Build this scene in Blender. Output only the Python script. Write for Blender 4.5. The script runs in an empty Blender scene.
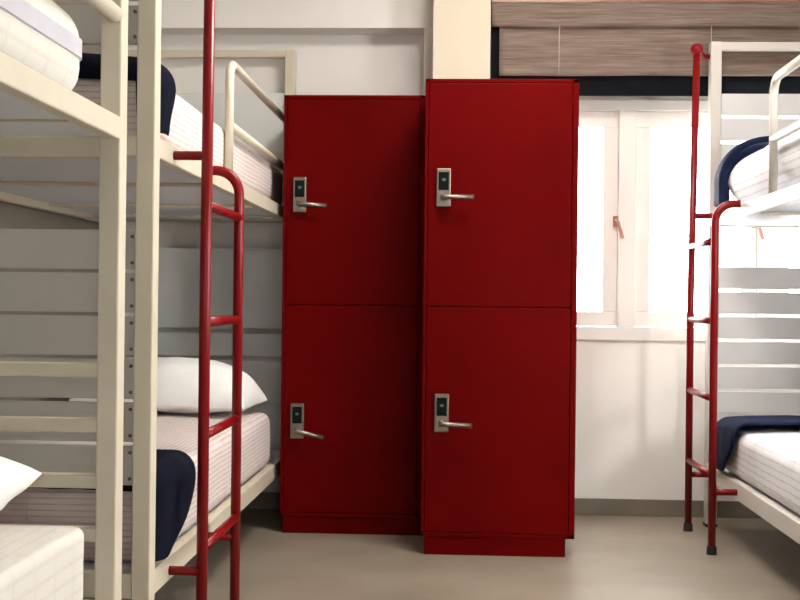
import bpy, bmesh, math, random
from mathutils import Vector, Matrix, noise

C = bpy.context.scene.collection
SC = bpy.context.scene
PI = math.pi
random.seed(4)

# ------------------------------------------------------------------ materials
def principled(name, col, rough=0.5, metal=0.0, spec=0.5):
    m = bpy.data.materials.new(name); m.use_nodes = True
    b = m.node_tree.nodes['Principled BSDF']
    b.inputs['Base Color'].default_value = (*col, 1)
    b.inputs['Roughness'].default_value = rough
    b.inputs['Metallic'].default_value = metal
    b.inputs['Specular IOR Level'].default_value = spec
    return m, m.node_tree, b

def N(nt, t, **kw):
    n = nt.nodes.new(t)
    for k, v in kw.items():
        if hasattr(n, k): setattr(n, k, v)
        else: n.inputs[k].default_value = v
    return n

def paint(name, col, rough=0.45, var=0.05, scale=6.0, bump=0.0, bscale=300.0, spec=0.5, stretch=(1, 1, 1)):
    m, nt, b = principled(name, col, rough, 0, spec)
    tc = N(nt, 'ShaderNodeTexCoord'); mp = N(nt, 'ShaderNodeMapping'); mp.inputs['Scale'].default_value = stretch
    nt.links.new(tc.outputs['Object'], mp.inputs['Vector'])
    nz = N(nt, 'ShaderNodeTexNoise'); nz.inputs['Scale'].default_value = scale; nz.inputs['Detail'].default_value = 5
    nt.links.new(mp.outputs[0], nz.inputs['Vector'])
    cr = N(nt, 'ShaderNodeValToRGB')
    cr.color_ramp.elements[0].position = .3; cr.color_ramp.elements[1].position = .7
    cr.color_ramp.elements[0].color = (*[max(0, c*(1-var)) for c in col], 1)
    cr.color_ramp.elements[1].color = (*[min(1, c*(1+var)) for c in col], 1)
    nt.links.new(nz.outputs['Fac'], cr.inputs['Fac']); nt.links.new(cr.outputs[0], b.inputs['Base Color'])
    if bump:
        n2 = N(nt, 'ShaderNodeTexNoise'); n2.inputs['Scale'].default_value = bscale
        nt.links.new(mp.outputs[0], n2.inputs['Vector'])
        bp = N(nt, 'ShaderNodeBump'); bp.inputs['Strength'].default_value = bump; bp.inputs['Distance'].default_value = .002
        nt.links.new(n2.outputs['Fac'], bp.inputs['Height']); nt.links.new(bp.outputs[0], b.inputs['Normal'])
    return m

def sheet_mat(name, base, line, k=44.0, k2=26.0, strength=0.8):
    """woven cotton: thin stripes along the bed, fainter ones across"""
    m, nt, b = principled(name, base, 0.85, 0, 0.15)
    tc = N(nt, 'ShaderNodeTexCoord'); sp = N(nt, 'ShaderNodeSeparateXYZ')
    nzw = N(nt, 'ShaderNodeTexNoise'); nzw.inputs['Scale'].default_value = 3.0
    nt.links.new(tc.outputs['Object'], nzw.inputs['Vector'])
    mixv = N(nt, 'ShaderNodeVectorMath', operation='MULTIPLY_ADD')
    nt.links.new(nzw.outputs['Color'], mixv.inputs[0]); mixv.inputs[1].default_value = (.008, .008, .008)
    nt.links.new(tc.outputs['Object'], mixv.inputs[2])
    nt.links.new(mixv.outputs[0], sp.inputs[0])
    def M(op, a, c=None):
        n = N(nt, 'ShaderNodeMath', operation=op)
        for i, v in enumerate((a, c)):
            if v is None: continue
            if isinstance(v, (int, float)): n.inputs[i].default_value = v
            else: nt.links.new(v, n.inputs[i])
        return n.outputs[0]
    ge = N(nt, 'ShaderNodeNewGeometry'); sn = N(nt, 'ShaderNodeSeparateXYZ'); nt.links.new(ge.outputs['Normal'], sn.inputs[0])
    st = M('GREATER_THAN', M('ABSOLUTE', sn.outputs['Z']), .72)
    s = M('ADD', M('MULTIPLY', sp.outputs['X'], st), M('MULTIPLY', sp.outputs['Z'], M('SUBTRACT', 1.0, st)))
    f1 = M('FRACT', M('MULTIPLY', s, k)); l1 = M('GREATER_THAN', f1, .72)
    f2 = M('FRACT', M('MULTIPLY', sp.outputs['Y'], k2)); l2 = M('GREATER_THAN', f2, .86)
    nz = N(nt, 'ShaderNodeTexNoise'); nz.inputs['Scale'].default_value = 25; nt.links.new(tc.outputs['Object'], nz.inputs['Vector'])
    ln = M('MULTIPLY', M('MINIMUM', M('ADD', M('MULTIPLY', l1, .85), M('MULTIPLY', l2, .5)), 1.0), M('MULTIPLY', nz.outputs['Fac'], 2*strength))
    mx = N(nt, 'ShaderNodeMix', data_type='RGBA'); mx.inputs[6].default_value = (*base, 1); mx.inputs[7].default_value = (*line, 1)
    nt.links.new(ln, mx.inputs[0]); nt.links.new(mx.outputs[2], b.inputs['Base Color'])
    bp = N(nt, 'ShaderNodeBump'); bp.inputs['Strength'].default_value = .35; bp.inputs['Distance'].default_value = .004
    nt.links.new(ln, bp.inputs['Height']); nt.links.new(bp.outputs[0], b.inputs['Normal'])
    return m

def fabric(name, col, rough=0.9, var=0.12, spec=0.15, sheen=0.0):
    m = paint(name, col, rough, var, 14, .4, 500, spec)
    if sheen: m.node_tree.nodes['Principled BSDF'].inputs['Sheen Weight'].default_value = sheen
    return m

def linen_mat():
    m, nt, b = principled('slub_linen', (.3, .22, .18), .9, 0, .1)
    tc = N(nt, 'ShaderNodeTexCoord'); mp = N(nt, 'ShaderNodeMapping'); mp.inputs['Scale'].default_value = (1.3, 1.3, 42)
    nt.links.new(tc.outputs['Object'], mp.inputs['Vector'])
    nz = N(nt, 'ShaderNodeTexNoise'); nz.inputs['Scale'].default_value = 3.2; nz.inputs['Detail'].default_value = 6; nz.inputs['Roughness'].default_value = .7
    nt.links.new(mp.outputs[0], nz.inputs['Vector'])
    cr = N(nt, 'ShaderNodeValToRGB'); e = cr.color_ramp.elements
    e[0].position = .25; e[0].color = (.22, .14, .108, 1); e[1].position = .75; e[1].color = (.60, .485, .41, 1)
    e2 = e.new(.5); e2.color = (.41, .305, .255, 1)
    nt.links.new(nz.outputs['Fac'], cr.inputs['Fac']); nt.links.new(cr.outputs[0], b.inputs['Base Color'])
    return m

def floor_mat():
    m, nt, b = principled('vinyl_floor', (.4, .33, .25), .38, 0, .4)
    tc = N(nt, 'ShaderNodeTexCoord')
    n1 = N(nt, 'ShaderNodeTexNoise'); n1.inputs['Scale'].default_value = 2.2; n1.inputs['Detail'].default_value = 8
    n2 = N(nt, 'ShaderNodeTexNoise'); n2.inputs['Scale'].default_value = 40; n2.inputs['Detail'].default_value = 4
    for n in (n1, n2): nt.links.new(tc.outputs['Object'], n.inputs['Vector'])
    ad = N(nt, 'ShaderNodeMath', operation='MULTIPLY_ADD'); ad.inputs[1].default_value = .35
    nt.links.new(n2.outputs['Fac'], ad.inputs[0]); nt.links.new(n1.outputs['Fac'], ad.inputs[2])
    cr = N(nt, 'ShaderNodeValToRGB'); e = cr.color_ramp.elements
    e[0].position = .4; e[0].color = (.205, .165, .122, 1); e[1].position = .95; e[1].color = (.305, .26, .205, 1)
    nt.links.new(ad.outputs[0], cr.inputs['Fac']); nt.links.new(cr.outputs[0], b.inputs['Base Color'])
    mr = N(nt, 'ShaderNodeMapRange'); mr.inputs['To Min'].default_value = .3; mr.inputs['To Max'].default_value = .5
    nt.links.new(n2.outputs['Fac'], mr.inputs['Value']); nt.links.new(mr.outputs[0], b.inputs['Roughness'])
    return m

def glass_mat():
    m = bpy.data.materials.new('window_glass'); m.use_nodes = True; nt = m.node_tree; nt.nodes.clear()
    o = N(nt, 'ShaderNodeOutputMaterial'); mix = N(nt, 'ShaderNodeMixShader')
    tr = N(nt, 'ShaderNodeBsdfTransparent'); tr.inputs[0].default_value = (.96, .98, .97, 1)
    gl = N(nt, 'ShaderNodeBsdfGlossy'); gl.inputs['Roughness'].default_value = .02
    lw = N(nt, 'ShaderNodeLayerWeight'); lw.inputs['Blend'].default_value = .5
    pw = N(nt, 'ShaderNodeMath', operation='POWER'); pw.inputs[1].default_value = 5.0; nt.links.new(lw.outputs['Facing'], pw.inputs[0])
    fr = N(nt, 'ShaderNodeMath', operation='MULTIPLY_ADD'); fr.inputs[1].default_value = .9; fr.inputs[2].default_value = .03; nt.links.new(pw.outputs[0], fr.inputs[0])
    nt.links.new(fr.outputs[0], mix.inputs[0]); nt.links.new(tr.outputs[0], mix.inputs[1]); nt.links.new(gl.outputs[0], mix.inputs[2])
    nt.links.new(mix.outputs[0], o.inputs[0])
    return m

M = {
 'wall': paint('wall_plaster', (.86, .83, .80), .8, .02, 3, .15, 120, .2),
 'wall_shaded': paint('shaded_plaster', (.26, .23, .19), .8, .03, 3, .15, 120, .2),  # shade on the left wall put into a dark plaster colour
 'wall_warm': paint('pillar_plaster', (.64, .565, .45), .8, .02, 3, .15, 120, .2),
 'ceiling': paint('ceiling_white', (.82, .81, .78), .9, .01),
 'floor': floor_mat(),
 'skirting': paint('taupe_skirting', (.19, .16, .125), .55, .08, 8),
 'white_trim': paint('white_gloss_trim', (.80, .77, .74), .4, .02),
 'cream': paint('cream_metal_paint', (.65, .585, .47), .38, .03, 9, .05, 200),
 'slat': paint('shaded_slat_paint', (.47, .445, .41), .45, .03, 5, .05, 200),  # slat paint darkened to imitate the shade on the left bunk
 'daylit_paint': paint('daylit_metal_paint', (.64, .605, .55), .38, .03, 9, .05, 200),  # cream frame paint whitened to imitate daylight by the window
 'daylit_slat': paint('daylit_slat_paint', (.71, .70, .70), .45, .03, 5, .05, 200),  # same slat paint lightened to imitate light from the window
 'head': paint('pale_head_board', (.76, .78, .765), .4, .03, 5, .05, 200),
 'underbed': paint('bed_base_board', (.72, .75, .80), .55, .03, 4),
 'locker': paint('locker_red_paint', (.098, .0002, .0004), .45, .08, 4, .10, 90, .04),
 'gap_shade': paint('gap_shade_paint', (.03, .001, .001), .7, .05),  # dark red standing in for the shade between the doors
 'red': paint('ladder_red_paint', (.20, .0008, .0025), .32, .06, 12, 0, 0, .3),
 'black': paint('black_rubber', (.012, .011, .011), .6, .1),
 'steel': None, 'screen': None,
 'glass': glass_mat(),
 'sheet_pink': sheet_mat('striped_sheet_warm', (.70, .63, .60), (.50, .345, .355), 62, 34, .7),
 'sheet_grey': sheet_mat('striped_sheet_cool', (.84, .83, .84), (.58, .57, .65), 38, 30, .7),
 'sheet_white': sheet_mat('striped_sheet_cream', (.72, .68, .63), (.62, .575, .52), 30, 9, .5),
 'band': fabric('crease_shadow_tint', (.56, .54, .60), .9, .05),  # tint for the painted crease shadow below the mattress top
 'pillow': fabric('white_pillow_cotton', (.88, .87, .85), .9, .02),
 'navy': fabric('navy_blanket', (.006, .007, .017), .9, .25, .08, .0),
 'navy_blue': fabric('blue_blanket', (.009, .015, .046), .85, .35, .1, .0),
 'linen': linen_mat(),
 'lining': fabric('black_lining', (.006, .007, .010), .9, .2, .1),
 'cord': paint('pale_cord', (.6, .55, .48), .8, .05),
 'bolt': paint('bolt_rust', (.12, .07, .05), .5, .1),
 'bolt_white': paint('white_bolt', (.85, .84, .82), .4, .02),
 'brass': paint('latch_copper', (.35, .16, .11), .35, .1),
}
m, nt, b = principled('brushed_steel', (.25, .21, .175), .42, .9); M['steel'] = m
nz = N(nt, 'ShaderNodeTexNoise'); nz.inputs['Scale'].default_value = 400
mr = N(nt, 'ShaderNodeMapRange'); mr.inputs['To Min'].default_value = .25; mr.inputs['To Max'].default_value = .45
nt.links.new(nz.outputs['Fac'], mr.inputs['Value']); nt.links.new(mr.outputs[0], b.inputs['Roughness'])
m, nt, b = principled('keypad_glass', (.004, .007, .006), .25, 0, .12); M['screen'] = m
M['glyph'] = paint('keypad_mark', (.07, .11, .11), .6, .05)

# ------------------------------------------------------------------ mesh helpers (world coordinates)
def box(bm, x0, x1, y0, y1, z0, z1):
    vs = [bm.verts.new((x, y, z)) for z in (z0, z1) for y in (y0, y1) for x in (x0, x1)]
    for f in ((0, 2, 3, 1), (4, 5, 7, 6), (0, 1, 5, 4), (2, 6, 7, 3), (0, 4, 6, 2), (1, 3, 7, 5)):
        bm.faces.new([vs[i] for i in f])

def fillet(pts, r, seg=8):
    """round the inner corners of a polyline"""
    pts = [Vector(p) for p in pts]; out = [pts[0]]
    for i in range(1, len(pts)-1):
        a, p, c = pts[i-1], pts[i], pts[i+1]
        u = (a-p).normalized(); v = (c-p).normalized(); ang = u.angle(v)
        d = min(r/math.tan(ang/2), (a-p).length*.95, (c-p).length*.95); rr = d*math.tan(ang/2)
        cen = p + (u+v).normalized()*(rr/math.sin(ang/2))
        s = p+u*d-cen; e = p+v*d-cen; tot = s.angle(e)
        for k in range(seg+1):
            t = k/seg
            out.append(cen + (s*math.sin((1-t)*tot)+e*math.sin(t*tot))/math.sin(tot))
    out.append(pts[-1]); return out

def tube(bm, pts, r, seg=14, caps=True, rad=None):
    pts = [Vector(p) for p in pts]; n = len(pts); rings = []
    d = (pts[1]-pts[0]).normalized(); up = Vector((0, 0, 1)) if abs(d.z) < .9 else Vector((0, 1, 0))
    a = d.cross(up).normalized()
    for i, p in enumerate(pts):
        t = ((pts[i]-pts[i-1]).normalized() if i else Vector()) + ((pts[i+1]-pts[i]).normalized() if i < n-1 else Vector())
        t.normalize(); a = (a - t*a.dot(t)).normalized(); bb = t.cross(a)
        q = rad[i] if rad else r
        rings.append([bm.verts.new(p + a*math.cos(2*PI*k/seg)*q + bb*math.sin(2*PI*k/seg)*q) for k in range(seg)])
    for i in range(n-1):
        for k in range(seg):
            bm.faces.new((rings[i][k], rings[i][(k+1) % seg], rings[i+1][(k+1) % seg], rings[i+1][k]))
    if caps: bm.faces.new(rings[0][::-1]); bm.faces.new(rings[-1])

def ball(bm, c, r):
    bmesh.ops.create_uvsphere(bm, u_segments=18, v_segments=12, radius=r, matrix=Matrix.Translation(c))

def soft_box(bm, x0, x1, y0, y1, z0, z1, r, n=(14, 24, 4), crown=0.0, wr=0.0, wf=5.0, seed=0.0):
    def axis(a, b, k):
        q = min(r, (b-a)/2*.98)
        e = [0, .2*q, .42*q, .68*q, q]
        mid = [a+q+(b-a-2*q)*i/k for i in range(1, k)]
        return [a+t for t in e] + mid + [b-t for t in e[::-1]], q
    (ax, qx), (ay, qy), (az, qz) = axis(x0, x1, n[0]), axis(y0, y1, n[1]), axis(z0, z1, n[2])
    lim = ((x0+qx, x1-qx), (y0+qy, y1-qy), (z0+qz, z1-qz)); q = (qx, qy, qz)
    cache = {}
    def v(x, y, z):
        key = (round(x, 5), round(y, 5), round(z, 5))
        if key in cache: return cache[key]
        p = Vector((x, y, z)); cl = Vector([min(max(p[i], lim[i][0]), lim[i][1]) for i in range(3)])
        d = p-cl; u = Vector([d[i]/q[i] for i in range(3)])
        L = u.length
        if L > 1e-6: u /= L
        o = Vector([cl[i]+u[i]*q[i] for i in range(3)])
        if crown:
            fx = 1-((o.x-(x0+x1)/2)/((x1-x0)/2))**2; fy = 1-((o.y-(y0+y1)/2)/((y1-y0)/2))**6
            o.z += crown*max(0, fx)*max(0, fy)*(o.z-z0)/(z1-z0)
        if wr:
            k = noise.noise(Vector((o.x*wf+seed, o.y*wf*.8, o.z*wf+seed)))+.5*noise.noise(Vector((o.x*wf*2.6, o.y*wf*2.2+seed, o.z*wf*2.6)))
            o += u*wr*k*min(1, max(0, (o.z-z0)/.04))
        cache[key] = bm.verts.new(o); return cache[key]
    def quad(A, B, f, flip):
        for i in range(len(A)-1):
            for j in range(len(B)-1):
                q4 = [f(A[i], B[j]), f(A[i+1], B[j]), f(A[i+1], B[j+1]), f(A[i], B[j+1])]
                bm.faces.new(q4[::-1] if flip else q4)
    quad(ax, ay, lambda a, b: v(a, b, z1), False); quad(ax, ay, lambda a, b: v(a, b, z0), True)
    quad(ax, az, lambda a, b: v(a, y0, b), False); quad(ax, az, lambda a, b: v(a, y1, b), True)
    quad(ay, az, lambda a, b: v(x1, a, b), False); quad(ay, az, lambda a, b: v(x0, a, b), True)

def link(name, bm, mat, parent=None, origin=(0, 0, 0), smooth=False, bevel=0.0, recalc=True):
    if recalc: bmesh.ops.recalc_face_normals(bm, faces=bm.faces[:])
    bm.transform(Matrix.Translation(-Vector(origin)))
    me = bpy.data.meshes.new(name); bm.to_mesh(me); bm.free()
    me.materials.append(mat)
    if smooth:
        for p in me.polygons: p.use_smooth = True
    o = bpy.data.objects.new(name, me); C.objects.link(o)
    if parent: o.parent = parent
    else: o.location = origin
    if bevel:
        md = o.modifiers.new('Bevel', 'BEVEL'); md.width = bevel; md.segments = 2; md.limit_method = 'ANGLE'; md.angle_limit = .7
    return o

def tag(o, label, cat, group=None):
    o['label'] = label; o['category'] = cat
    if group: o['group'] = group
    return o

class Thing:
    """an Empty at the thing's base that parents its parts; parts are drawn in world coordinates"""
    def __init__(s, name, loc, label=None, cat=None, group=None, structure=False):
        s.o = bpy.data.objects.new(name, None); C.objects.link(s.o); s.o.location = loc; s.loc = Vector(loc)
        s.o.empty_display_size = .1
        if structure: s.o['kind'] = 'structure'
        else: tag(s.o, label, cat, group)
    def part(s, name, draw, mat, parent=None, label=None, **kw):
        bm = bmesh.new(); draw(bm)
        o = link(name, bm, mat, parent or s.o, s.loc, **kw)
        if label: o['label'] = label
        return o
    def box(s, name, dims, mat, parent=None, bevel=.003, label=None):
        return s.part(name, lambda bm: box(bm, *dims), mat, parent, label, bevel=bevel)
    def tube(s, name, pts, r, mat, parent=None, label=None, seg=14):
        return s.part(name, lambda bm: tube(bm, pts, r, seg), mat, parent, label, smooth=True)

def struct(name, boxes, mat, bevel=0.0):
    bm = bmesh.new()
    for b_ in boxes: box(bm, *b_)
    o = link(name, bm, mat, None, (0, 0, 0), bevel=bevel); o['kind'] = 'structure'
    return o

# ------------------------------------------------------------------ the room
XL, XR, YB, YF, ZC = -1.68, 2.02, 5.64, -3.6, 2.92
struct('floor', [(XL-.15, XR+.15, YF-.15, YB+.2, -.1, 0)], M['floor'])
struct('ceiling', [(XL-.15, XR+.15, YF-.15, YB+.2, ZC, ZC+.1)], M['ceiling'])
struct('wall_left', [(XL-.15, XL, YF-.15, YB+.2, 0, ZC)], M['wall_shaded'])
WX0, WX1, WZ0, WZ1 = .17, 1.96, .815, 1.935      # opening of the window beside the bunk
struct('wall_back', [(XL, WX0, YB, YB+.2, 0, ZC), (WX1, XR, YB, YB+.2, 0, ZC),
                     (WX0, WX1, YB, YB+.2, 0, WZ0), (WX0, WX1, YB, YB+.2, WZ1, ZC)], M['wall'])
RY0, RY1, RZ0, RZ1 = 2.15, 3.3, .7, 2.1         # unseen window added in the right wall for side light, nearer than the frame
struct('wall_right', [(XR, XR+.15, YF-.15, RY0, 0, ZC), (XR, XR+.15, RY1, YB+.2, 0, ZC),
                      (XR, XR+.15, RY0, RY1, 0, RZ0), (XR, XR+.15, RY0, RY1, RZ1, ZC)], M['wall'])
FX0, FX1, FZ0, FZ1 = .55, 1.9, .9, 2.2          # unseen window added behind the camera for frontal fill light
struct('wall_front', [(XL, FX0, YF-.15, YF, 0, ZC), (FX1, XR, YF-.15, YF, 0, ZC),
                      (FX0, FX1, YF-.15, YF, 0, FZ0), (FX0, FX1, YF-.15, YF, FZ1, ZC)], M['wall'])
struct('baseboard_back', [(XL, XR, YB-.014, YB, 0, .077)], M['skirting'], .002)
struct('baseboard_left', [(XL, XL+.012, YF, YB, 0, .077)], M['skirting'], .002)
struct('baseboard_right', [(XR-.012, XR, YF, YB, 0, .077)], M['skirting'], .002)
# square pillar behind the front locker, and the beam and return left of it
struct('trim_1', [(-.131, .120, 5.25, YB, 0, ZC)], M['wall_warm'], .003)
struct('trim_2', [(XL, -.133, 5.5, YB, 2.24, ZC), (-.178, -.133, 5.5, YB, 0, 2.24)], M['wall'], .003)
struct('trim_3', [(.120, XR, 5.43, YB, 2.385, ZC)], M['wall_warm'], .003)

def window(name, along, lo, hi, z0, z1, face, mulls, handles, sign):
    """along='x': in the back wall (depth y); along='y': in the right wall (depth x)"""
    def B(a0, a1, d0, d1, c0, c1):
        return (a0, a1, face+d0, face+d1, c0, c1) if along == 'x' else (face+d0, face+d1, a0, a1, c0, c1)
    def P(a, dd, c): return (a, face+dd, c) if along == 'x' else (face+dd, a, c)
    w = Thing(name, P((lo+hi)/2, 0, z0), structure=True)
    def frame(bm):
        box(bm, *B(lo, hi, -.012, .07, z0, z0+.063)); box(bm, *B(lo, hi, -.012, .07, z1-.05, z1))
        box(bm, *B(lo, lo+.03, -.012, .07, z0+.063, z1-.05)); box(bm, *B(hi-.03, hi, -.012, .07, z0+.063, z1-.05))
    w.part('window_frame', frame, M['white_trim'], bevel=.003)
    edges = [lo+.03] + [e for mu in mulls for e in mu] + [hi-.03]
    for mu in mulls: w.box('mullion', B(mu[0], mu[1], -.012, .07, z0+.063, z1-.05), M['white_trim'])
    for i in range(0, len(edges), 2):
        a, c = edges[i]+.002, edges[i+1]-.002; zb, zt = z0+.065, z1-.052
        def sash(bm):
            box(bm, *B(a, c, .012, .055, zb, zb+.068)); box(bm, *B(a, c, .012, .055, zt-.072, zt))
            box(bm, *B(a, a+.068, .012, .055, zb+.068, zt-.072)); box(bm, *B(c-.068, c, .012, .055, zb+.068, zt-.072))
        s_ = w.part('sash', sash, M['white_trim'], bevel=.003)
        w.box('pane', B(a+.066, c-.066, .03, .036, zb+.066, zt-.07), M['glass'], s_, 0)
        if i//2 in handles:
            hx, hz = c-.008, (z0+z1)/2-.01
            def latch(bm):
                box(bm, *B(hx-.013, hx+.013, -.002, .014, hz-.02, hz+.03))
                tube(bm, [P(hx, -.008, hz+.012), P(hx+.006, -.025, hz), P(hx+.028, -.03, hz-.075)], .008, 8)
            w.part('latch_handle', latch, M['brass'], s_, bevel=.002)
    return w
window('window_1', 'x', WX0, WX1, WZ0, WZ1, YB-.002, [(.733, .812), (1.373, 1.452)], (0, 1), 1)
window('added_front_window', 'x', FX0, FX1, FZ0, FZ1, YF-.08, [(1.195, 1.255)], (), 1)
window('added_side_window', 'y', RY0, RY1, RZ0, RZ1, XR, [], (0,), 1)

# ------------------------------------------------------------------ roman blind
bl = Thing('roman_blind', (1.06, 5.50, 1.93), 'wide brown linen roman blind with black lining edge hanging over the window', 'blind')
BY = 5.475
def fold(bm, x0, x1, prof, th=.008):
    n = 60; top = []
    for i in range(n+1):
        x = x0+(x1-x0)*i/n
        top.append([bm.verts.new((x, y+.004*noise.noise(Vector((x*2.2, z*5, 3))), z+.003*noise.noise(Vector((x*3, 7, z))))) for y, z in prof])
    for i in range(n):
        for j in range(len(prof)-1): bm.faces.new((top[i][j], top[i+1][j], top[i+1][j+1], top[i][j+1]))
    r = bmesh.ops.solidify(bm, geom=bm.faces[:], thickness=th)
bl.box('headrail', (.128, 2.0, 5.475, 5.52, 2.345, 2.384), M['brass'])
bl.part('fabric_fold', lambda bm: fold(bm, .130, 2.0, [(BY-.004, 2.352), (BY-.012, 2.33), (BY-.019, 2.285), (BY-.02, 2.25), (BY-.012, 2.236), (BY-.002, 2.24)]), M['linen'], smooth=True)
bl.part('fabric_panel', lambda bm: fold(bm, .166, 2.0, [(BY+.016, 2.34), (BY+.014, 2.24), (BY+.0, 2.17), (BY-.008, 2.12), (BY+.0, 2.09), (BY+.006, 2.075), (BY-.006, 2.065), (BY-.008, 2.03), (BY+.002, 2.018)]), M['linen'], smooth=True)
bl.box('lining', (.129, 2.0, 5.505, 5.515, 1.933, 2.345), M['lining'], bevel=.002)
for x in (.435, 1.115): bl.tube('lift_cord', [(x, BY-.022, 2.24), (x, BY-.016, 2.02)], .0018, M['cord'], seg=6)

# ------------------------------------------------------------------ lockers
def locker(x0, x1, yf, yb, label, locks, plinth_in):
    t = Thing('locker', ((x0+x1)/2, (yf+yb)/2, 0), label, 'locker', 'red two-door steel lockers')
    H, PH = 1.853, .072; th = .018
    def carcass(bm):
        box(bm, x0, x0+th*.7, yf, yb, PH, H); box(bm, x1-th*1.3, x1, yf, yb, PH, H)
        box(bm, x0, x1, yf, yb, H-.016, H); box(bm, x0, x1, yf, yb, PH, PH+.016); box(bm, x0, x1, yb-.01, yb, PH, H)
    t.part('carcass', carcass, M['locker'], bevel=.002)
    t.box('gap_shade_panel', (x0+.005, x1-.005, yf+.03, yf+.035, PH+.005, H-.005), M['gap_shade'], bevel=0)  # added dark sheet imitating the shade in the door gaps
    t.box('plinth', (x0+plinth_in[0], x1-plinth_in[1], yf+.006, yb-.03, 0, PH), M['locker'])
    zs = ((PH+.0175, .9640), (.9670, H-.0175))
    for (z0, z1), (lx, lz, droop) in zip(zs, locks):
        def leaf(bm): box(bm, x0+th*.7+.0015, x1-th*1.3-.0015, yf-.001, yf+.025, z0, z1)
        dr = t.part('locker_door', leaf, M['locker'], bevel=.003)
        f = yf-.001
        t.box('lock_plate', (lx-.0275, lx+.0275, f-.016, f, lz-.074, lz+.074), M['steel'], dr, .003)
        t.box('lock_screen', (lx-.020, lx+.020, f-.0185, f-.016, lz-.010, lz+.060), M['screen'], dr, .001)
        t.part('lock_symbol', lambda bm: bmesh.ops.create_uvsphere(bm, u_segments=12, v_segments=6, radius=1, matrix=Matrix.Translation((lx, f-.0187, lz+.030)) @ Matrix.Diagonal((.008, .0006, .006, 1))), M['glyph'], dr, smooth=True)
        def lever(bm):
            hz = lz-.039
            tube(bm, [(lx, f-.016, hz), (lx, f-.034, hz)], .0125, 16)
            e = (lx+.118*math.cos(droop), f-.046, hz-.118*math.sin(droop))
            tube(bm, fillet([(lx, f-.03, hz), (lx, f-.046, hz), e], .006, 4), .0095, 12)
        t.part('lever_handle', lever, M['steel'], dr, smooth=True)
    return t
locker(-.752, -.150, 5.045, 5.58, 'red two-door locker set further back against the wall beside the lower bunk bed', [(-.680, .476, .22), (-.680, 1.430, .09)], (.012, .012))
locker(-.143, .452, 4.67, 5.19, 'red two-door locker standing forward in front of the pillar, nearer the window', [(-.066, .553, .045), (-.068, 1.428, .0)], (.014, .034))

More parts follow.
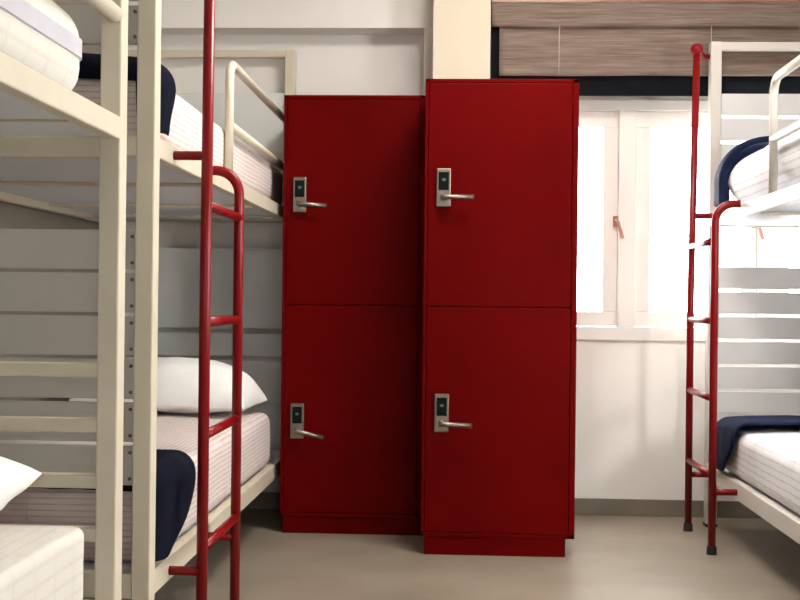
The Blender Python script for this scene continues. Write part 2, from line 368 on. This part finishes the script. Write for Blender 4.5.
# ------------------------------------------------------------------ bunk beds
def bunk(sx, xi, xo, y0, y1, label, far_slats, near_slats, guard, zo=0.0, uo=0.0, bolts=None, near_bars=False, mid_bar=1.583, end_head=False, end_low=None, cross=(), xw=.018, mp=None, ms=None):
    """sx=+1: aisle on the +x side (xi is the aisle plane); y0 near end, y1 far end"""
    t = Thing('bunk_bed', ((xi+xo)/2, (y0+y1)/2, 0), label, 'bunk bed', 'metal bunk beds')
    W, D = .048, .058
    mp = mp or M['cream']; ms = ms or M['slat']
    def xs(a, b): return (min(a, b), max(a, b))
    inn = lambda w: xi - sx*w; out = lambda w: xo + sx*w
    for (px0, px1) in (xs(xi, inn(W)), xs(xo, out(W))):
        for (py0, py1) in ((y0, y0+D), (y1-D, y1)):
            p = t.box('post', (px0, px1, py0, py1, .012, 2.155), mp, bevel=.004)
            t.box('foot_cap', (px0-.002, px1+.002, py0-.002, py1+.002, 0, .014), M['black'], p, .002)
    ya, yb = y0+D, y1-D
    LZ0, LZ1, UZ0, UZ1 = .218+zo*.3, .283, 1.346+zo, 1.398+zo
    for z0, z1 in ((LZ0, LZ1), (UZ0, UZ1)):
        t.box('side_rail', (*xs(xi, inn(.034)), ya-.001, yb+.001, z0, z1), mp, bevel=.004)
        t.box('side_rail', (*xs(xo, out(.034)), ya-.001, yb+.001, z0-(.02 if z0 > 1 else 0), z1), mp, bevel=.004)
    a0, a1 = xs(inn(W), out(W))
    for yy in (y0, y1-D):
        t.box('end_rail', (a0-.001, a1+.001, yy+.004, yy+.044, LZ0, LZ1), mp)
        el = end_low if (end_low and yy == y1-D) else (UZ0, UZ1)
        t.box('end_rail', (a0-.001, a1+.001, yy+.004, yy+.044, *el), mp)
        t.box('top_rail', (a0-.001, a1+.001, yy+.004, yy+.044, 2.118, 2.153), mp)
    b0, b1 = xs(inn(.034), out(.034))
    t.box('base_board', (b0+.001, b1-.001, ya+.002, yb-.002, LZ1-.022, LZ1-.004), M['underbed'], bevel=0)
    t.box('base_board', (b0+.001, b1-.001, ya+.002, yb-.002, UZ0+.006, UZ1-.003), M['underbed'], bevel=0)
    for yc in cross:
        t.box('crossbar', (b0, b1, yc-xw, yc+xw, UZ0-.006 if xw > .01 else UZ0+.001, UZ0+.006), mp)
    # slatted end panels
    def panel(y, zlist, h, holes):
        def draw(bm):
            for z in zlist: box(bm, a0, a1, y, y+.016, z-h, z)
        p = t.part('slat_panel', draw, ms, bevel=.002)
        if holes:
            hx = inn(W+.010)
            for z in zlist:
                for zz in (z-.017, z-h+.017):
                    t.part('bolt', lambda bm: tube(bm, [(hx, y-.004, zz), (hx, y+.001, zz)], .0048, 8), M['bolt'], p)
        return p
    lo = [1.158+zo*.3-.1105*k for k in range(6)]; up = [1.925+uo-.111*k for k in range(3)]
    if near_slats: panel(y0+.016, lo, .101, bolts); panel(y0+.016, up, .098, bolts)
    if far_slats: panel(y1-D+.016, lo, .0965, False); panel(y1-D+.016, up, .098, False)
    if end_head:
        p = t.part('head_panel', lambda bm: [box(bm, a0, a1, y1-D+.02, y1-D+.036, z0, z1) for z0, z1 in ((.850, 1.225), (.72, .828), (.5, .7))], M['head'], bevel=.003)
        panel(y1-D+.016, up[:1], .325, False).data.materials[0] = M['head']
    if near_bars:
        for z0, z1 in ((.800, .832), (.672, .705), (.544, .576), (.420, .453)):
            t.box('end_bar', (a0-.001, a1+.001, y1-.045, y1-.013, z0, z1), mp)
        t.part('bolt', lambda bm: tube(bm, [(inn(.036), y1-.115, UZ0+.01), (inn(.05), y1-.115, UZ0+.01)], .007, 10), M['bolt_white'])
    # tubular guard rail on the aisle side
    gx = inn(.0165)
    g0, g1, at_far = guard
    if at_far: pts = [(gx, g0, UZ1-.004), (gx, g0, 1.797), (gx, g1, 1.797)]; ga, gb = g0, g1
    else: pts = [(gx, g1, UZ1-.004), (gx, g1, 1.797), (gx, g0, 1.797)]; ga, gb = g0, g1
    g = t.tube('guard_rail', fillet(pts, .06, 8), .0155, mp)
    t.tube('guard_bar', [(gx, ga, mid_bar), (gx, gb, mid_bar)], .0155 if not near_bars else .02, mp, g)
    return t

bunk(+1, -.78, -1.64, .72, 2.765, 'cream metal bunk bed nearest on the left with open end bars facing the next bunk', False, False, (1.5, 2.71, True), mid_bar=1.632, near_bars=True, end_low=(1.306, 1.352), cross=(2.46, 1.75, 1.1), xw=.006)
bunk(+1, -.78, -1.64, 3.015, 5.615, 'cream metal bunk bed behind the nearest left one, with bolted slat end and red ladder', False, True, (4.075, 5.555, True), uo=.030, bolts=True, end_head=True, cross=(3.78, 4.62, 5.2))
bunk(-1, 1.10, 1.96, 3.40, 5.44, 'metal bunk bed on the right in front of the window', True, False, (3.455, 4.365, False), zo=-.013, cross=(4.62, 3.9), mp=M['daylit_paint'], ms=M['daylit_slat'])

# ------------------------------------------------------------------ ladders
def ladder(px, bx, yt, ys, lean, label):
    s = 1 if bx > px else -1
    t = Thing('bunk_ladder', (px, (yt+ys)/2, 0), label, 'ladder', 'red tubular bunk ladders')
    R = .0155
    pole = t.part('tall_pole', lambda bm: tube(bm, [(px, yt, .01), (px, yt, 1.0), (px+lean, yt, 2.09)], R, 16), M['red'], smooth=True)
    t.part('end_ball', lambda bm: ball(bm, (px+lean, yt, 2.098), .0275), M['red'], pole, smooth=True)
    short = t.part('short_pole', lambda bm: tube(bm, fillet([(px, ys, .01), (px, ys, 1.385), (bx-s*.001, ys, 1.385)], .075, 10), R, 16), M['red'], smooth=True)
    for z in (.307, .613, .921, 1.238): t.tube('rung', [(px, yt, z), (px, ys, z)], .0135, M['red'])
    post_y = 5.41 if s > 0 else 3.05
    t.tube('bracket', [(px, yt, 1.372), (bx-s*.001, yt, 1.372)], .0125, M['red'])
    t.tube('bracket', [(px+lean, yt, 2.092), (px+lean+s*.01, yt, 2.092), (px+s*.07, post_y, 2.092), (bx-s*.001, post_y, 2.092)], .0115, M['red'])
    t.tube('bracket', [(px, yt, .246), (bx-s*.001, yt, .246)], .0125, M['red'])
    t.tube('bracket', [(px, ys, .246), (bx-s*.001, ys, .246)], .0125, M['red'])
    for y in (yt, ys):
        t.part('rubber_foot', lambda bm: tube(bm, [(px, y, 0), (px, y, .03), (px, y, .034)], .02, 16, True, [.0205, .019, .017]), M['black'], smooth=False)
    return t
ladder(-.69, -.78, 3.222, 3.705, .004, 'red ladder hooked onto the bunk bed on the left')
ladder(1.003, 1.10, 5.285, 4.795, .016, 'red ladder hooked onto the bunk bed by the window')

# ------------------------------------------------------------------ bedding
def mattress(x0, x1, y0, y1, z0, z1, mat, label, r=.05, crown=.02, wr=.006, seed=0, band=None):
    bm = bmesh.new(); soft_box(bm, x0, x1, y0, y1, z0, z1, r, (16, 36, 6), crown, wr, 5, seed)
    loc = ((x0+x1)/2, (y0+y1)/2, z0)
    o = link('mattress', bm, mat, None, loc, smooth=True)
    return tag(o, label, 'mattress', 'mattresses on the bunk beds')

mattress(-1.595, -.782, .8, 2.50, .284, .502, M['sheet_white'], 'cream sheeted mattress on the lower level of the nearest left bunk, bottom left corner', r=.022, crown=.006, wr=.003, seed=3)
mu = mattress(-1.595, -.822, .8, 2.60, 1.400, 1.61, M['sheet_white'], 'cream sheeted mattress on the upper level of the nearest left bunk, top left corner', r=.075, crown=.02, wr=.003, seed=8)
mattress(-1.590, -.792, 3.105, 5.06, .284, .512, M['sheet_pink'], 'striped mattress on the lower level behind the left red ladder', r=.045, crown=.015, wr=.004, seed=5)
mattress(-1.590, -.814, 3.105, 5.5, 1.400, 1.585, M['sheet_pink'], 'striped mattress on the upper level behind the left red ladder', r=.045, crown=.02, wr=.004, seed=11)
mattress(1.112, 1.895, 3.47, 5.15, .284, .475, M['sheet_grey'], 'white striped mattress on the lower level of the right bunk', r=.045, crown=.01, wr=.004, seed=15)
mattress(1.136, 1.895, 3.47, 5.29, 1.387, 1.628, M['sheet_grey'], 'white striped mattress on the upper level of the right bunk', r=.15, crown=.02, wr=.006, seed=21)

bm = bmesh.new(); rows = []  # strip drawn as the crease shadow under the upper mattress edge
path = [(-.821, .9+.1*k, 1, 0) for k in range(16)] + [(-.897+.077*math.cos(a*PI/16), 2.525+.077*math.sin(a*PI/16), math.cos(a*PI/16), math.sin(a*PI/16)) for a in range(0, 9)] + [(-1.0-.1*k, 2.602, 0, 1) for k in range(6)]
for x, y, nx, ny in path:
    rows.append([bm.verts.new((x+nx*d_, y+ny*d_, z)) for d_, z in ((-.006, 1.494), (.004, 1.497), (.004, 1.536), (-.006, 1.539))])
for a_, b_ in zip(rows, rows[1:]):
    for k in range(4): bm.faces.new((a_[k], b_[k], b_[(k+1) % 4], a_[(k+1) % 4]))
link('crease_shadow', bm, M['band'], mu, mu.location[:], smooth=False)['label'] = 'lavender grey crease shadow'

def blanket(xa, xb, yend, ylen, sgn_end, zlow, ztop, R, mat, label, side_len=None, crown=0.0, wr=.008, seed=0, hem=.0, th=.014, pw=1.6, tagname='folded_blanket'):
    """folded blanket over the foot of a mattress: up the aisle side, over the top, down the wall side.
    xa aisle side, xb wall side; yend foot end (sgn_end=-1: foot at small y); side_len: reach along the bed at the bottom hem"""
    s = 1 if xa > xb else -1
    core = []       # (x, z, nx, nz, reach 0..1)
    zs = [zlow+(ztop-R-zlow)*i/7 for i in range(8)]
    for z in zs: core.append((xa-s*R, z, s, 0, ((z-zlow)/(ztop-R-zlow))))
    for k in range(1, 9):
        a = PI/2*k/8; core.append((xa-s*R, ztop-R, s*math.cos(a), math.sin(a), 1))
    nx = 22
    for k in range(1, nx):
        core.append((xa-s*R+(xb+s*R-(xa-s*R))*k/nx, ztop-R, 0, 1, 1))
    for k in range(0, 9):
        a = PI/2*(1-k/8); core.append((xb+s*R, ztop-R, -s*math.cos(a), math.sin(a), 1))
    for z in zs[::-1]: core.append((xb+s*R, z, -s, 0, ((z-zlow)/(ztop-R-zlow))))
    re = min(R, .07)
    rows = []
    bm = bmesh.new()
    for i, (cx, cz, nx_, nz_, rch) in enumerate(core):
        L = ylen if side_len is None else side_len+(ylen-side_len)*(1-(1-rch)**pw)
        row = []
        nv = 14
        for j in range(nv+7):
            if j <= nv:
                y = yend+(-sgn_end)*(L-(L-re)*j/nv) if L > re else yend+(-sgn_end)*re; rr = R
            else:
                ph = PI/2*(j-nv)/6; y = yend-sgn_end*re+sgn_end*re*math.sin(ph); rr = R-re+re*math.cos(ph)
            x = cx+nx_*rr; z = cz+nz_*rr
            f = max(0, 1-((x-(xa+xb)/2)/((xa-xb)/2))**2)
            z += crown*f*(1 if rch == 1 else 0)
            k = noise.noise(Vector((x*4+seed, y*7, z*5)))+.5*noise.noise(Vector((x*11, y*13+seed, z*12)))
            x += nx_*wr*k; z += nz_*wr*k
            row.append(bm.verts.new((x, y, z)))
        rows.append(row)
    for i in range(len(rows)-1):
        for j in range(len(rows[0])-1):
            bm.faces.new((rows[i][j], rows[i+1][j], rows[i+1][j+1], rows[i][j+1]))
    bmesh.ops.recalc_face_normals(bm, faces=bm.faces[:])
    loc = ((xa+xb)/2, yend-sgn_end*ylen/2, ztop)
    o = link(tagname, bm, mat, None, loc, smooth=True, recalc=False)
    md = o.modifiers.new('Solidify', 'SOLIDIFY'); md.thickness = th; md.offset = 0
    md = o.modifiers.new('Subdivision', 'SUBSURF'); md.levels = 1; md.render_levels = 1
    return tag(o, label, 'blanket', 'navy blankets folded over the foot ends')

blanket(-.766, -1.612, 3.080, .385, -1, .296, .540, .06, M['navy'], 'navy blanket folded over the foot of the lower left bed behind the ladder', side_len=.005, crown=.006, seed=2, pw=2.0)
blanket(-.776, -1.612, 3.080, .108, -1, 1.416, 1.618, .075, M['navy'], 'navy blanket wrapped over the foot of the upper left bed', side_len=.012, crown=.01, seed=6, pw=1.7)
blanket(1.086, 1.918, 5.18, .37, 1, .296, .512, .055, M['navy_blue'], 'navy blanket folded over the foot of the lower right bed', side_len=.17, crown=.004, seed=9)
blanket(1.106, 1.916, 5.33, .18, 1, 1.410, 1.678, .175, M['navy_blue'], 'navy and blue blanket wrapped over the foot of the upper right bed', side_len=.18, th=.026, crown=.02, wr=.004, seed=12)

def pillow(center, a, b_, h, rot, label, seed=0, hb=None):
    bm = bmesh.new(); n = 34
    def P(u, v, sg):
        x = a*u*(1-.05*(1-v*v)); y = b_*v*(1-.07*(1-u*u))
        e = max(0, (1-abs(u)**3.4))*max(0, (1-abs(v)**3.0))
        z = sg*(h if sg > 0 or hb is None else hb)*e**.48
        k = noise.noise(Vector((u*2.3+seed, v*2.3, sg)))+.6*noise.noise(Vector((u*6+seed, v*6, sg*2)))
        z += .010*k*min(1, e*4)
        return (x, y, z)
    g = {}
    for sg in (1, -1):
        for i in range(n+1):
            for j in range(n+1):
                u, v = math.sin(PI/2*(2*i/n-1)), math.sin(PI/2*(2*j/n-1))
                edge = i in (0, n) or j in (0, n)
                key = (i, j, 0 if edge else sg)
                if key not in g: g[key] = bm.verts.new(P(u, v, 0 if edge else sg))
        for i in range(n):
            for j in range(n):
                q = []
                for (p, r) in ((i, j), (i+1, j), (i+1, j+1), (i, j+1)):
                    q.append(g[(p, r, 0 if (p in (0, n) or r in (0, n)) else sg)])
                bm.faces.new(q if sg > 0 else q[::-1])
    bm.transform(rot.to_4x4())
    o = link('pillow', bm, M['pillow'], None, (0, 0, 0), smooth=True)
    o.location = center
    return tag(o, label, 'pillow', 'white pillows')
from mathutils import Euler
pillow((-1.165, 4.82, .572), .35, .215, .175, Euler((0, math.radians(1.5), math.radians(-3))).to_matrix(), 'white pillow at the head of the lower left bed behind the ladder', 1, .035)
pillow((-1.18, 2.17, .604), .345, .25, .086, Euler((0, math.radians(-2), math.radians(6))).to_matrix(), 'white pillow on the nearest lower left bed, at the photo edge', 4)

# ------------------------------------------------------------------ light
def area(name, loc, rot, sx, sy, power, col):
    l = bpy.data.lights.new(name, 'AREA'); l.shape = 'RECTANGLE'; l.size = sx; l.size_y = sy; l.energy = power; l.color = col
    o = bpy.data.objects.new(name, l); C.objects.link(o); o.location = loc; o.rotation_euler = rot
    return o
w = bpy.data.worlds.new('daylight'); SC.world = w; w.use_nodes = True
bg = w.node_tree.nodes['Background']; bg.inputs[0].default_value = (1, .98, .955, 1); bg.inputs[1].default_value = 18.0
lamp = Thing('added_ceiling_lamp', (.35, 3.75, ZC), 'added unseen ceiling lamp for fill light', 'lamp')  # unseen lamp added to brighten the upper back of the room
lamp.box('housing', (.0, .70, 3.40, 4.10, ZC-.06, ZC-.001), M['white_trim'])
area('added_ceiling_light', (.35, 3.75, ZC-.065), (0, 0, 0), .64, .64, 54, (1, .93, .86))

# area light added outside the side window, standing in for low daylight
aim = Vector((.5, 5.3, .7)) - Vector((2.34, 2.05, 1.5))
area('daylight_stand_in', (2.34, 2.05, 1.5), aim.to_track_quat('-Z', 'Y').to_euler(), .4, .5, 48, (1, .96, .92))

# ------------------------------------------------------------------ camera
cam = bpy.data.cameras.new('camera'); co = bpy.data.objects.new('camera', cam); C.objects.link(co)
cam.sensor_width = 36; cam.lens = 54; cam.clip_start = .05
co.matrix_world = Matrix.Translation((0, 0, .98)) @ (Matrix.Rotation(math.atan(60/1200), 4, 'Z') @ Matrix.Rotation(PI/2+math.radians(.12), 4, 'X') @ Matrix.Rotation(math.radians(.65), 4, 'Z'))
SC.camera = co
SC.view_settings.view_transform = 'Standard'; SC.view_settings.look = 'None'
SC.view_settings.exposure = 0.10; SC.view_settings.gamma = 1; SC.view_settings.use_curve_mapping = False
